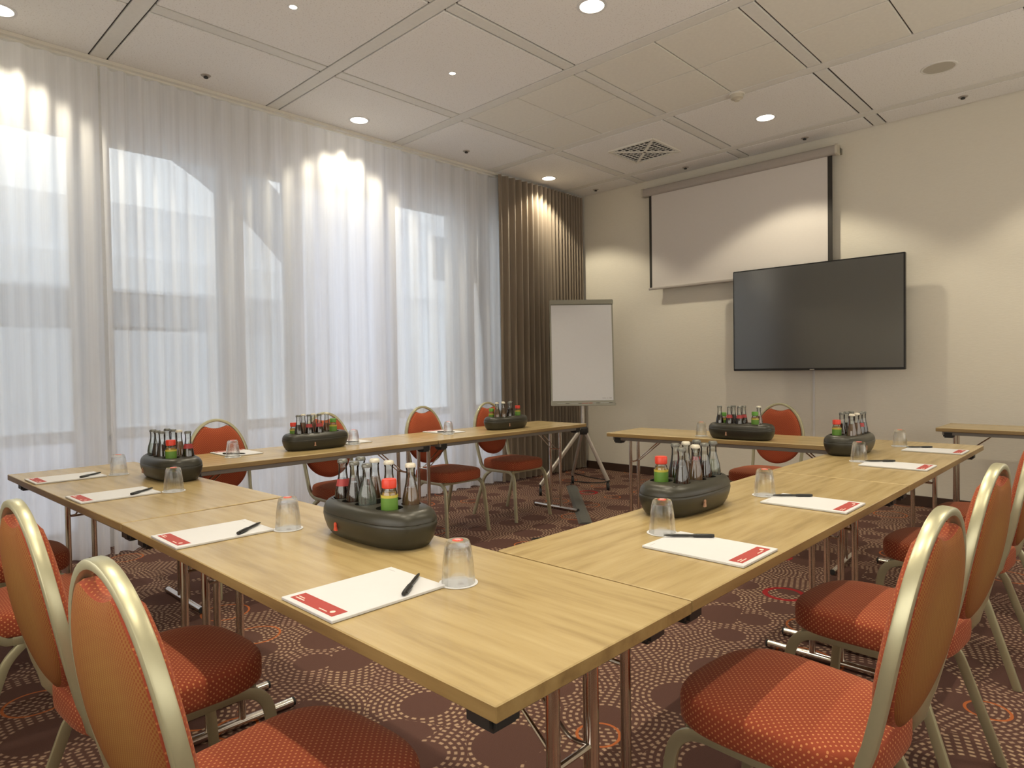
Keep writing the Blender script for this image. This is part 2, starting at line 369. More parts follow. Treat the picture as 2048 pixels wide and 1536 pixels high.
# window wall, with openings
WZ0, WZ1 = .08, 2.87
openings = [(.12, 1.20), (1.36, 2.19), (2.31, 2.75), (2.83, 3.74), (3.81, 4.61), (4.83, 5.25)]  # fourth opening is added where the solid pillar stands, to pass daylight
bm = NB(); y = Y0
for (a0, a1) in openings:
    box(bm, (X0-.22, y, 0), (X0, a0, CEIL+.15)); y = a1
box(bm, (X0-.22, y, 0), (X0, Y1, CEIL+.15))
for (a0, a1) in openings:
    box(bm, (X0-.22, a0, 0), (X0, a1, WZ0)); box(bm, (X0-.22, a0, WZ1), (X0, a1, CEIL+.15))
struct(obj('wall_left', bm, M['wall_white'], smooth=False))
for i, (a0, a1) in enumerate(openings):
    w = bpy.data.objects.new('window_%d' % (i+1), None); link(w); w.location = (X0-.1, (a0+a1)/2, 0); w['kind'] = 'structure'
    h = (a1-a0)/2; bm = NB()
    for lo, hi in (((-.03, -h, WZ0), (.03, -h+.045, WZ1)), ((-.03, h-.045, WZ0), (.03, h, WZ1)),
                   ((-.03, -h+.045, WZ0), (.03, h-.045, WZ0+.05)), ((-.03, -h+.045, WZ1-.045), (.03, h-.045, WZ1)),
                   ((-.03, -h+.045, .76), (.03, h-.045, .82))):
        box(bm, lo, hi, bev=.004, seg=1)
    obj('window_frame', bm, M['frame_white'], w)
    for z0, z1 in ((WZ0+.05, .76), (.82, WZ1-.045)):
        bm = NB(); box(bm, (-.006, -h+.045, z0), (.006, h-.045, z1)); obj('pane', bm, M['opal' if (z1 < 1 or i == 3) else 'pane'], w, smooth=False)  # milky panes in the pillar and below the sills added to even the light
    bm = NB(); box(bm, (.10, -h-.02, .755), (.17, h+.02, .785), bev=.004); obj('window_sill', bm, M['frame_white'], w)
    bm = NB(); box(bm, (.098, -h+.01, 2.90), (.112, h-.01, 3.135), bev=.003); obj('shutter_box_panel', bm, M['frame_white'], w)
# baseboards
bm = NB(); box(bm, (-4.86, Y1-.018, 0), (X1, Y1, .088), bev=.003); struct(obj('baseboard_back', bm, M['brown_skirting']))
bm = NB(); box(bm, (X1-.018, Y0, 0), (X1, Y1-.02, .088), bev=.003); struct(obj('baseboard_right', bm, M['brown_skirting']))

# ------------------------------------------------------------------ ceiling grid
bm = NB(); box(bm, (X0-.25, Y0-.1, CEIL+.014), (X1+.1, Y1+.1, CEIL+.15)); ceil = struct(obj('ceiling', bm, M['panel_line'], smooth=False))
PX = [(-4.93, -4.10), (-4.0, -2.91), (-2.81, -1.70), (-1.60, -.51), (-.41, .68), (.78, X1)]
PY = [(Y0, .02), (.12, 1.21), (1.31, 2.40), (2.50, 3.59), (3.69, 4.78), (4.88, 5.95), (6.05, Y1)]
cache = {}
def piece(name, w, d, mat, x, y, z=CEIL, t=.014, g=.008):
    key = (name, round(w, 3), round(d, 3), mat)
    if key not in cache:
        bm = NB(); box(bm, (-w/2+g, -d/2+g, 0), (w/2-g, d/2-g, t), bev=.003, seg=1); o = obj(name, bm, M[mat], ceil, angle=20); cache[key] = o
    else: o = link(cache[key].copy(), ceil)
    o.location = (x, y, z); return o
for (y0, y1) in PY:
    for i, (x0, x1) in enumerate(PX):
        quad = (y0 == 3.69 and i >= 1)
        if quad:
            hx, hy = (x1-x0)/2, (y1-y0)/2
            for qa in (.5, 1.5):
                for qb in (.5, 1.5): piece('ceiling_tile', hx, hy, 'tile_smooth', x0+hx*qa, y0+hy*qb, g=.0045)
        else: piece('ceiling_panel', x1-x0, y1-y0, 'tile', (x0+x1)/2, (y0+y1)/2)
        if i < len(PX)-1: piece('ceiling_batten', .10, y1-y0, 'beam', x1+.05, (y0+y1)/2, g=.007)
for (a_, b_) in zip(PY[:-1], PY[1:]):
    piece('ceiling_beam', X1+4.93, .10, 'beam', (X1-4.93)/2, a_[1]+.05, g=.003)
bm = NB(); box(bm, (-4.985, Y0, CEIL-.035), (-4.945, Y1, CEIL+.014), bev=.003); box(bm, (X0, Y0, CEIL-.004), (-4.985, Y1, CEIL+.014))
struct(obj('trim_1', bm, M['tile_smooth']))

# downlights
def downlight(x, y, label, first=[None]):
    if first[0] is None:
        t = thing('ceiling_downlight', label, 'downlight', (x, y, CEIL), 0, 'round downlights in the ceiling')
        bm = NB(); lathe(bm, [(.068, .012), (.070, -.004), (.078, -.006), (.086, -.003), (.087, 0.0), (.078, .012)], 32, closed=True); obj('trim_ring', bm, M['frame_white'], t)
        bm = NB(); lathe(bm, [(0, -.0015), (.05, -.0015), (.069, 0.0), (.069, .006), (0, .006)], 32); obj('diffuser', bm, M['lamp'], t)
        first[0] = t
    else: t = dup(first[0], (x, y, CEIL), 0, label)
    L = bpy.data.lights.new('downlight_beam', 'SPOT'); L.energy = DOWN_W; L.color = WARM; L.spot_size = radians(DOWN_ANGLE); L.spot_blend = .28; L.shadow_soft_size = .05
    o = bpy.data.objects.new('downlight_beam', L); link(o); o.location = (x, y, CEIL-.03)
dl = {(-4.66, .71): 'lit round downlight by the sheer curtain at the left edge', (-4.66, 3.07): 'lit round downlight in front of the sheer curtain',
      (-4.66, 5.46): 'lit round downlight in front of the taupe curtain', (-2.28, 3.07): 'largest lit round downlight at the top of the ceiling',
      (-2.28, 5.46): 'lit round downlight in front of the projection screen'}
for (x, y) in DOWN:
    if (x, y) in dl: downlight(x, y, dl[(x, y)])
    else:
        downlight(x, y, {(-2.28, .71): 'lit round downlight above the nearest table, over the top of the picture', (.10, .71): 'lit round downlight above the photographer, out of the picture', (.10, 3.07): 'lit round downlight beyond the top right corner', (.10, 5.46): 'lit round downlight lighting the wall past the right edge'}[(x, y)])
def halogen(x, y, label, first=[None]):
    if first[0] is None:
        t = thing('ceiling_spotlight', label, 'spotlight', (x, y, CEIL), 0, 'small halogen spots in the ceiling')
        bm = NB(); lathe(bm, [(.020, .01), (.021, -.002), (.030, -.003), (.032, 0), (.03, .01)], 24, closed=True); obj('trim_ring', bm, M['frame_white'], t)
        bm = NB(); lathe(bm, [(0, -.003), (.014, -.002), (.0205, 0), (.0205, .005), (0, .005)], 20); obj('bulb', bm, M['halo'], t); first[0] = t
    else: dup(first[0], (x, y, CEIL), 0, label)
    L = bpy.data.lights.new('halogen_beam', 'SPOT'); L.energy = HALO_W; L.color = WARM; L.spot_size = radians(HALO_ANGLE); L.spot_blend = .6; L.shadow_soft_size = .018
    o = bpy.data.objects.new('halogen_beam', L); link(o); o.location = (x, y, CEIL-.02)
hl = {(-3.48, 1.87): 'small lit halogen spot at the top left of the ceiling', (-3.48, 3.06): 'small lit halogen spot in the speckled panel mid ceiling'}
for (x, y) in HALO: halogen(x, y, hl.get((x, y)) or {1.87: 'small lit halogen spot above the right row, out of the picture', 3.06: 'small lit halogen spot above the far half of right row', .68: 'small lit halogen spot above the near table corner'}[y])
# sprinkler roses / small dark ceiling fittings
sp = [((-4.70, 1.86), 'small dark ceiling sprinkler above the sheer, nearest the camera'), ((-4.62, 4.22), 'small dark ceiling sprinkler above the sheer, near the taupe curtain'),
      ((-3.43, 6.20), 'small dark ceiling sprinkler above the left end of the screen casing'), ((-2.23, 6.20), 'small dark ceiling sprinkler above the right end of the screen casing'),
      ((-1.02, 6.16), 'small dark ceiling sprinkler at the right above the bare wall'), ((-4.58, 6.20), 'small dark ceiling sprinkler in the corner by the taupe curtain')]
t = None
for (x, y), lab in sp:
    if t is None:
        t = thing('ceiling_sprinkler', lab, 'sprinkler', (x, y, CEIL), 0, 'small sprinklers in the ceiling')
        bm = NB(); lathe(bm, [(0, -.006), (.028, -.005), (.034, 0), (.034, .004), (0, .004)], 20); obj('rose', bm, M['casing'], t)
        bm = NB(); lathe(bm, [(0, -.020), (.014, -.018), (.016, -.012), (.010, -.006), (0, -.006)], 14); obj('head', bm, M['black'], t)
    else: dup(t, (x, y, CEIL), 0, lab)
# smoke detector
t = thing('smoke_detector', 'cream round smoke detector on a ceiling beam', 'smoke detector', (-2.24, 4.84, CEIL))
bm = NB(); lathe(bm, [(0, -.006), (.055, -.006), (.058, 0), (0, 0)], 28); obj('base', bm, M['tile_smooth'], t)
bm = NB(); lathe(bm, [(0, -.05), (.02, -.05), (.026, -.042), (.045, -.032), (.048, -.012), (.05, -.006), (0, -.006)], 28); obj('sensor_head', bm, M['cap_white'], t)
# loudspeaker
t = thing('ceiling_speaker', 'round flush loudspeaker grille in the ceiling at upper right', 'speaker', (-1.04, 5.43, CEIL))
bm = NB(); lathe(bm, [(.095, .0), (.097, -.006), (.108, -.005), (.112, 0)], 36, closed=True); obj('rim', bm, M['beam'], t)
bm = NB(); lathe(bm, [(0, -.004), (.095, -.003), (.095, 0), (0, 0)], 36); obj('grille', bm, flat('speaker_grille', (.50, .47, .40), .7), t)
# ventilation grille, four fields of slots with a diagonal cross
t = thing('ventilation_grille', 'square ceiling ventilation grille with dark slots and a diagonal cross', 'vent', (-3.44, 5.44, CEIL))
h = .245
bm = NB(); box(bm, (-h, -h, -.004), (h, h, 0)); obj('backing', bm, M['black'], t, smooth=False)
bm = NB()
for sx_, sy_ in ((1, 0), (-1, 0), (0, 1), (0, -1)):
    if sx_: box(bm, (sx_*h-.008, -h, -.016), (sx_*h+.008, h, 0), bev=.002, seg=1)
    else: box(bm, (-h, sy_*h-.008, -.016), (h, sy_*h+.008, 0), bev=.002, seg=1)
obj('frame', bm, M['tile_smooth'], t)
bm = NB()
for s_ in (1, -1):
    R_ = Matrix.Rotation(s_*pi/4, 4, 'Z'); t2 = NB(); box(t2, (-h*1.38, -.012, -.017), (h*1.38, .012, -.008)); t2.transform(R_)
    me = bpy.data.meshes.new('x'); t2.to_mesh(me); t2.free(); bm.from_mesh(me); bpy.data.meshes.remove(me)
obj('diagonal_cross', bm, M['tile_smooth'], t, smooth=False)
n_ = 10
for i in range(n_):
    q_ = -h + (i+.5)*2*h/n_
    bm = NB(); box(bm, (-h, q_-.004, -.010), (h, q_+.004, -.006)); obj('slat', bm, M['beam'], t, smooth=False)
bm = NB()
for i in range(n_):
    q_ = -h + (i+.5)*2*h/n_; box(bm, (q_-.004, -h, -.0095), (q_+.004, h, -.0065))
o = obj('cross_slats', bm, M['beam'], t, smooth=False); o['kind'] = 'stuff'

# ------------------------------------------------------------------ curtains
def curtain(name, y0, y1, xc, z0, z1, amp, wl_, mat, label, seed, fine=.0):
    rnd = random.Random(seed); n = int((y1-y0)/(wl_/14)); rows = 9; bm = NB(); cols = []
    ph = 0; phs = []
    for i in range(n+1):
        phs.append(ph); ph += 2*pi*((y1-y0)/n)/(wl_*(1+.35*sin(i*.013*rnd.uniform(.98, 1.02)+seed)))
    am = [amp*(1+.35*sin(i*.021+seed*3)) for i in range(n+1)]
    for i in range(n+1):
        y = y0+(y1-y0)*i/n; col = []
        for k in range(rows):
            t_ = k/(rows-1); z = z1+(z0-z1)*t_
            s_ = sin(phs[i]+.5*sin(t_*2.2+i*.004)); x = xc + am[i]*(.75+.35*t_)*(abs(s_)**.8)*(1 if s_ > 0 else -1)
            x += fine*sin(phs[i]*2.7+t_*3+seed)*t_
            yy = y + .35*am[i]*cos(phs[i]*1.0+t_)*t_*.6
            col.append(bm.verts.new((x, yy, z)))
        cols.append(col)
    for a_, b_ in zip(cols[:-1], cols[1:]):
        for k in range(rows-1): bm.faces.new((a_[k], b_[k], b_[k+1], a_[k+1]))
    return obj(name, bm, mat, angle=80)
c = curtain('sheer_curtain', .20, 1.262, -4.93, .015, CEIL-.05, .030, .165, M['sheer'], '', 3, .004)
tag(c, 'floor-length white sheer curtain at the left edge', 'curtain', 'white sheer curtains')
c = curtain('sheer_curtain', 1.272, 4.93, -4.93, .015, CEIL-.05, .028, .150, M['sheer'], '', 5, .005)
tag(c, 'very wide white sheer curtain reaching to the taupe curtain', 'curtain', 'white sheer curtains')
c = curtain('taupe_curtain', -.50, .19, -4.86, .02, CEIL-.03, .034, .078, M['taupe'], '', 2, .008)
tag(c, 'heavy taupe drape beside the camera, seen only mirrored in the television', 'curtain')
c = curtain('taupe_curtain', 4.88, 6.32, -4.86, .02, CEIL-.03, .034, .078, M['taupe'], '', 8, .008)
tag(c, 'heavy taupe drape in tight folds in the far corner', 'curtain')
t = thing('curtain_rail', 'thin cream curtain rail along the window side ceiling', 'rail', (-4.93, 0, CEIL))
bm = NB(); box(bm, (-.022, Y0+.05, -.022), (.022, Y1-.02, 0), bev=.003); obj('track', bm, M['tile_smooth'], t)

# ------------------------------------------------------------------ outside the windows
t = thing('courtyard_building', 'pale building across the yard seen faintly through the sheers', 'building', (-9, 2, 0))
bm = NB(); box(bm, (-.4, -14, -3), (0, 3.2, 1.75)); obj('lower_wall', bm, M['ext_mid'], t, smooth=False)
bm = NB(); box(bm, (-.4, -14, 2.6), (0, 3.2, 3.3)); box(bm, (-.6, -14, 1.75), (-.4, 3.2, 2.6)); obj('wall', bm, M['ext_white'], t, smooth=False)
bm = NB(); box(bm, (-.4, -14, 2.22), (.35, 3.25, 2.6)); obj('balcony_slab', bm, M['ext_white'], t, smooth=False)
for i in range(7):
    bm = NB(); box(bm, (-.39, -12+i*2, 1.80), (-.02, -10.6+i*2, 2.2)); obj('window', bm, M['ext_dark'], t, smooth=False)
t = thing('corner_building', 'pale corner block with a dark window beyond the right pane', 'building', (-9.5, 9, 0))
bm = NB(); box(bm, (-.5, -1.9, -3), (0, 8, 3.9)); obj('wall', bm, M['ext_white'], t, smooth=False)
bm = NB(); box(bm, (-.1, -1.2, 2.9), (.02, .2, 3.7)); obj('window', bm, M['ext_dark'], t, smooth=False)
bm = NB(); box(bm, (0, -1.9, 2.5), (.3, 8, 2.75)); obj('ledge', bm, M['ext_white'], t, smooth=False)
# arched beam
bm = NB(); prof = []
for k in range(25):
    an = radians(25+k*130/24); prof.append(an)
t_ = [[(x_, .4+R_*cos(an), -.3+R_*sin(an)) for (x_, R_) in ((-6.45, 4.05), (-6.45, 4.42), (-6.75, 4.42), (-6.75, 4.05))] for an in prof]
loft(bm, t_); o = obj('arched_canopy_beam', bm, M['ext_grey'], smooth=False)
tag(o, 'grey arched beam outside, faint through the middle sheer', 'arch')
bm = NB(); box(bm, (-40, -30, -.35), (X0-.3, 40, -.2)); struct(obj('ground', bm, M['ext_ground'], smooth=False))
bm = NB(); box(bm, (-6.2, -6, -.2), (-6.1, 7, .75)); o = obj('parapet_wall', bm, M['ext_white'], smooth=False); tag(o, 'low pale parapet wall outside the windows', 'wall')

# ------------------------------------------------------------------ tables
TZ = .74
def make_table(name, L, Wd, loc, rz, label, group='folding conference tables'):
    """local: x 0..L, y 0..Wd"""
    t = thing(name, label, 'table', loc, rz, group)
    bm = NB(); g = .0015
    # top surface slab + edge band
    box(bm, (g, g, TZ-.026), (L-g, Wd-g, TZ), bev=.002, seg=1)
    for fc in bm.faces: fc.material_index = 0 if fc.normal.z > .5 else 1
    obj('tabletop', bm, [M['top'], M['edge']], t, angle=25)
    bm = NB(); i = .035
    for lo, hi in (((i, i, TZ-.052), (L-i, i+.02, TZ-.0265)), ((i, Wd-i-.02, TZ-.052), (L-i, Wd-i, TZ-.0265)),
                   ((i, i+.02, TZ-.052), (i+.02, Wd-i-.02, TZ-.0265)), ((L-i-.02, i+.02, TZ-.052), (L-i, Wd-i-.02, TZ-.0265))):
        box(bm, lo, hi, bev=.002, seg=1)
    obj('under_frame', bm, M['steel'], t)
    for x in (.085, L-.085):
        s_ = 1 if x < L/2 else -1
        bm = NB(); tube(bm, [(x, Wd/2-.235, .018), (x, Wd/2+.235, .018)], .015, 14); ft = obj('foot', bm, M['chrome'], t)
        for yy in (-1, 1):
            bm = NB(); tube(bm, [(x, Wd/2+yy*.2352, .018), (x, Wd/2+yy*.243, .018)], .0155, 14); obj('foot_cap', bm, M['rubber'], ft)
            bm = NB(); tube(bm, [(x, Wd/2+yy*.055, .030), (x, Wd/2+yy*.055, TZ-.03)], .0125, 14); obj('leg', bm, M['chrome'], t)
            bm = NB(); tube(bm, fillet([(x+s_*.25, Wd/2+yy*.028, TZ-.035), (x+s_*.03, Wd/2+yy*.028, TZ-.215), (x, Wd/2+yy*.045, TZ-.222)], .02, 4), .004, 8); obj('brace_rod', bm, M['chrome'], t)
        bm = NB(); tube(bm, [(x, Wd/2-.06, TZ-.224), (x, Wd/2+.06, TZ-.224)], .006, 8); obj('leg_crossbar', bm, M['chrome'], t)
        for yy in (.065, Wd-.065):
            bm = NB(); box(bm, (x-.045 if s_ > 0 else x-.02, yy-.032, TZ-.072), (x+.02 if s_ > 0 else x+.045, yy+.032, TZ-.026), bev=.008, seg=2); obj('stacking_block', bm, M['black'], t)
    return t
make_table('conference_table', 1.650, .547, (-2.284, .612, 0), radians(.2), 'nearest light oak folding table, corner pointing at the camera')
make_table('conference_table', 1.565, .547, (-2.288-1.565*cos(radians(1.76)), .612-1.565*sin(radians(1.76)), 0), radians(1.76), 'light oak folding table by the sheers with two pads, nearest row')
make_table('conference_table', 1.665, .548, (-.638, 1.168, 0), radians(90), 'light oak folding table forming the near half of right row')
make_table('conference_table', 1.615, .548, (-.638, 2.838, 0), radians(90), 'light oak folding table forming the far half of right row')
make_table('conference_table', 1.58, .50, (-2.765, 3.835, 0), radians(3.6), 'light oak folding table in front of the television wall')
make_table('conference_table', 1.60, .548, (-3.356, 1.175, 0), radians(90), 'light oak folding table along the sheers, half nearer the camera')
make_table('conference_table', 1.60, .548, (-3.358, 2.782, 0), radians(90), 'light oak folding table along the sheers, half nearer the flipchart')
make_table('side_table', 1.60, .50, (-1.076, 5.50, 0), 0, 'light oak folding table against the television wall at right edge', 'side tables')

# ------------------------------------------------------------------ chairs
def ell(n, fn): return [fn(2*pi*i/n) for i in range(n)]
def make_chair(label):
    t = thing('banquet_chair', label, 'chair', (0, 0, 0), 0, 'red banquet chairs around the tables')
    # seat cushion
    def outl(s_, z):
        pts = []
        for i in range(56):
            th_ = 2*pi*i/56; e = 2/3.6
            x = (abs(cos(th_))**e)*(1 if cos(th_) > 0 else -1); y = (abs(sin(th_))**e)*(1 if sin(th_) > 0 else -1)
            w = .212-.022*(1-(y+1)/2)
            pts.append((x*(w-s_), .0+y*(.212-s_)+(.012*(1-x*x) if y > 0 else 0), z))
        return pts
    bm = NB()
    loft(bm, [outl(.03, .396), outl(.006, .398), outl(.001, .404), outl(0, .420), outl(0, .446), outl(.002, .456), outl(.007, .464), outl(.016, .469), outl(.04, .474), outl(.09, .478), outl(.16, .480)])
    obj('seat', bm, M['fab'], t, angle=50)
    # back plane: lean
    def bp(x, v, off=0):   # v = height, off = normal offset (front positive)
        y = -.205-.085*((v-.45)/.47)-.01*sin((v-.45)/.47*pi); return (x, y+off, v)
    a_, b_, vc = .169, .252, .655
    def padout(s_, off):
        pts = []
        for i in range(64):
            th_ = 2*pi*i/64; cx, sn = cos(th_), sin(th_)
            bb = b_ if sn > 0 else .165
            x = (a_-s_)*cx*(1 if sn > 0 else (1-.06*sn*sn)); v_ = vc+(bb-s_)*(abs(sn)**.92)*(1 if sn > 0 else -1)
            if sn > 0:   # hand hole
                v_ -= .036*max(0, 1-(x/.068)**2)
            pts.append(bp(x, v_, off))
        return pts
    bm = NB()
    R = loft(bm, [padout(.06, -.022), padout(.02, -.020), padout(.004, -.014), padout(0, -.006), padout(0, .010), padout(.004, .020), padout(.014, .028), padout(.04, .035), padout(.08, .039)])
    back = set(R[0]+R[1]+R[2])
    for fc in bm.faces:
        if sum(v_ in back for v_ in fc.verts) >= 2 and all(v_ in back or not v_.link_faces[0].is_valid or v_.co.y < bp(0, v_.co.z)[1]-.012 for v_ in fc.verts): fc.material_index = 1
    obj('backrest', bm, [M['fab_back'], M['ochre']], t, angle=60)
    # hoop with forward curls at the bottom
    H_ = []
    prof = rrect(.0265, .017, .0045, 2)
    side = []
    for k in range(9):
        th_ = -pi/2+ (pi/2)*k/8
        side.append((.166, -.125+ -.075*cos(th_+pi/2-pi/2)*1, 0))
    curl = [(.160, -.05, .385), (.162, -.10, .379), (.164, -.145, .384), (.167, -.180, .405), (.170, -.199, .435), (.172, -.207, .470)]
    mid = []
    for v_ in (.50, .54, .58, .62, .655): mid.append(bp(.173+.008*((v_-.5)/.155), v_))
    arch = [bp(.181*cos(th_), .655+.265*sin(th_)) for th_ in [pi*(k+1)/28 for k in range(27)]]
    path = curl + mid + arch + [(-p_[0], p_[1], p_[2]) for p_ in mid[::-1]] + [(-p_[0], p_[1], p_[2]) for p_ in curl[::-1]]
    bm = NB(); sweep(bm, path, prof, (0, 0, 1)); obj('back_frame', bm, M['gold'], t, angle=40)
    # side rails bending into the front legs
    lp = rrect(.016, .030, .005, 2)
    for s_ in (1, -1):
        bm = NB()
        pth = fillet([(s_*.166, -.130, .383), (s_*.182, .192, .391), (s_*.203, .232, 0.0)], .085, 9)
        sweep(bm, pth, lp, (1, 0, 0)); obj('leg', bm, M['gold'], t, angle=40)
        bm = NB(); sweep(bm, fillet([(s_*.158, -.085, .380), (s_*.176, -.15, .33), (s_*.198, -.262, 0.0)], .05, 5), rrect(.016, .028, .005, 2), (1, 0, 0)); obj('leg', bm, M['gold'], t, angle=40)
    bm = NB()
    box(bm, (-.172, .150, .376), (.172, .172, .397), bev=.003); obj('front_rail', bm, M['gold'], t)
    bm = NB(); box(bm, (-.158, -.135, .372), (.158, -.112, .396), bev=.003); obj('rear_rail', bm, M['gold'], t)
    return t
chairs = [  # x, y, rz, label
    (-1.138, .560, radians(4), 'banquet chair in the foreground, oval back cut by bottom edge'),
    (-1.815, .565, radians(3), 'banquet chair at lower left, second from the near corner'),
    (-2.680, .50, 0, 'banquet chair at left edge, only its orange seat showing'),
    (-3.390, .47, 0, 'banquet chair nearest the sheers in the foreground row'),
    (-.560, 1.480, pi/2-radians(4), 'nearest banquet chair on the right side of the tables'),
    (-.570, 2.205, pi/2-radians(4), 'second nearest banquet chair on the right side'),
    (-.575, 3.190, pi/2-radians(3), 'third banquet chair on the right, cut by picture edge'),
    (-.550, 3.950, pi/2, 'farthest banquet chair of the right row, seat tucked under'),
    (-3.760, 1.610, -pi/2, 'banquet chair by the sheers behind the leftmost bottle holder'),
    (-3.760, 2.340, -pi/2, 'banquet chair by the sheers hidden behind a bottle holder'),
    (-3.760, 3.190, -pi/2, 'banquet chair by the sheers beside an upturned glass'),
    (-3.765, 3.900, -pi/2, 'banquet chair by the sheers nearest the taupe curtain'),
    (-1.930, 4.560, pi, 'single banquet chair facing the camera below the television'),
]
first = None
for (x, y, rz, lab) in chairs:
    if first is None: first = make_chair(lab); first.location = (x, y, 0); first.rotation_euler = (0, 0, rz)
    else: dup(first, (x, y, 0), rz, lab)

# ------------------------------------------------------------------ place settings
Z = TZ+.0008
def setting(x, y, rz, where, gx=.09, gy=.178, pen=True, pad=True, first={}):
    """pad centre x,y ; local +y away from the user ; where = phrase"""
    R_ = Matrix.Rotation(rz, 3, 'Z')
    def at(lx, ly, z=Z): q_ = R_ @ Vector((lx, ly, 0)); return (x+q_.x, y+q_.y, z)
    if pad:
        lab = 'white notepad with red band '+where
        if 'pad' not in first:
            t = thing('notepad', lab, 'notepad', at(0, 0), rz, 'white notepads on the tables')
            bm = NB(); box(bm, (-.0965, -.135, 0), (.0965, .135, .006), bev=.001, seg=1)
            for fc in bm.faces: fc.material_index = 0 if fc.normal.z > .5 else 1
            sh = obj('sheets', bm, [M['paper'], M['pad_side']], t, angle=25)
            bm = NB(); box(bm, (-.080, -.124, .006), (.078, -.090, .0064)); bd = obj('printed_band', bm, M['band'], t, smooth=False)
            bm = NB()
            lathe(bm, [(0, .0068), (.0055, .0068), (.0055, .0064)], 12, c=(.058, -.110)); obj('logo_print', bm, M['print_light'], t, smooth=False)
            bm = NB(); box(bm, (-.072, -.117, .0064), (-.040, -.114, .0067)); box(bm, (-.072, -.110, .0064), (-.050, -.1075, .0067))
            box(bm, (.020, -.118, .0064), (.048, -.1155, .0067))
            o = obj('band_lettering', bm, M['print_light'], t, smooth=False); o['kind'] = 'stuff'
            bm = NB(); box(bm, (-.086, .118, .006), (-.060, .1195, .0062)); obj('header_print', bm, M['print_grey'], t, smooth=False)
            first['pad'] = t
        else: dup(first['pad'], at(0, 0), rz, lab)
    if pen:
        lab = 'black ballpoint pen '+where
        a0 = atan2(.037-.129, .085-.013)
        loc = at(.049+.0, .083, Z+.0066+.0048); 
        if 'pen' not in first:
            t = thing('ballpoint_pen', lab, 'pen', loc, rz+a0, 'black pens on the notepads')
            bm = NB(); lathe(bm, [(0, -.066), (.0012, -.066), (.0030, -.058), (.0040, -.040), (.0040, -.005), (.0036, .005), (.0038, .02), (.0040, .06), (.0034, .064), (0, .064)], 14)
            bm.transform(Matrix.Rotation(pi/2, 4, 'Y')); obj('barrel', bm, M['pen'], t)
            bm = NB(); lathe(bm, [(.0046, .012), (.0052, .02), (.0052, .058), (.0042, .066), (0, .067)], 14); box(bm, (-.0018, .004, .018), (.0018, .0075, .060), bev=.0008, seg=1)
            bm.transform(Matrix.Rotation(pi/2, 4, 'Y')); obj('grip_clip', bm, M['pen'], t); first['pen'] = t
        else: dup(first['pen'], loc, rz+a0, lab)
    if gx is not None:
        lab = 'white round coaster '+where.replace('on ', 'beside glass on ', 1) if False else 'white paper coaster under the glass '+where
        if 'coaster' not in first:
            bm = NB(); lathe(bm, [(0, 0), (.0425, 0), (.0425, .0012), (0, .0012)], 30); o = obj('paper_coaster', bm, M['paper']); tag(o, lab, 'coaster', 'white paper coasters'); o.location = at(gx, gy)
            bm = NB(); lathe(bm, [(0, .0018), (.007, .0018), (.007, .0012)], 12, c=(.012, -.004)); obj('coaster_print', bm, M['print_grey'], o, smooth=False)
            first['coaster'] = o
        else: o = dup(first['coaster'], at(gx, gy), None, lab)
        lab = 'upturned clear tumbler '+where
        if 'glass' not in first:
            t = thing('water_tumbler', lab, 'glass', at(gx, gy, Z+.0014), rz, 'upturned tumblers on coasters')
            n8 = 36
            bm = NB()
            outer = [(.0365, .0), (.0362, .010), (.0335, .045), (.0290, .078), (.0262, .088), (.0235, .0915), (0, .0915)]
            inner = [(0, .080), (.0225, .079), (.0255, .074), (.0305, .045), (.0335, .010), (.0340, .0)]
            lathe(bm, outer, n8); lathe(bm, inner, n8)
            # rim bridge
            bmesh.ops.remove_doubles(bm, verts=bm.verts, dist=1e-6)
            es = [e for e in bm.edges if e.is_boundary]; bmesh.ops.bridge_loops(bm, edges=es)
            obj('glass_body', bm, M['tumbler'], t, angle=50)
            bm = NB(); lathe(bm, [(0, .0928), (.011, .0928), (.0125, .0918), (0, .0918)], 18); obj('red_print', bm, M['cap_red'], t)
            bm = NB(); box(bm, (-.008, -.001, .0928), (.008, .001, .0931)); box(bm, (-.006, .004, .0928), (.006, .0055, .0931)); box(bm, (-.005, -.0055, .0928), (.005, -.004, .0931)); obj('white_print', bm, M['paper'], t, smooth=False)
            first['glass'] = t
        else: dup(first['glass'], at(gx, gy, Z+.0014), rz, lab)
setting(-1.160, .757, 0, 'at the near corner of the tables', .094, .174)
setting(-1.918, .750, 0, 'second from the near corner, left row', .104, .174)
setting(-2.835, .740, radians(1.8), 'third from the near corner, left row', .09, .184)
setting(-3.480, .722, radians(1.8), 'at the far left table end', .07, .190)
setting(-.787, 1.525, pi/2, 'nearest on the right row', .067, .174)
setting(-.790, 2.250, pi/2, 'second on the right row', .045, .179)
setting(-.798, 3.330, pi/2, 'third on the right row', .055, .175)
setting(-.787, 4.020, pi/2, 'at the far end of right row', .13, .195)
setting(-3.760, 1.610, -pi/2, 'before the leftmost chair by the sheers', .085, .150)
setting(-3.765, 2.350, -pi/2, 'right of the sheer side bottle holder', .055, .150)
setting(-3.765, 3.170, -pi/2, 'before the third chair by the sheers', .085, .150)
setting(-1.900, 4.250, pi, 'left of the television side bottle holder', .225, .225)

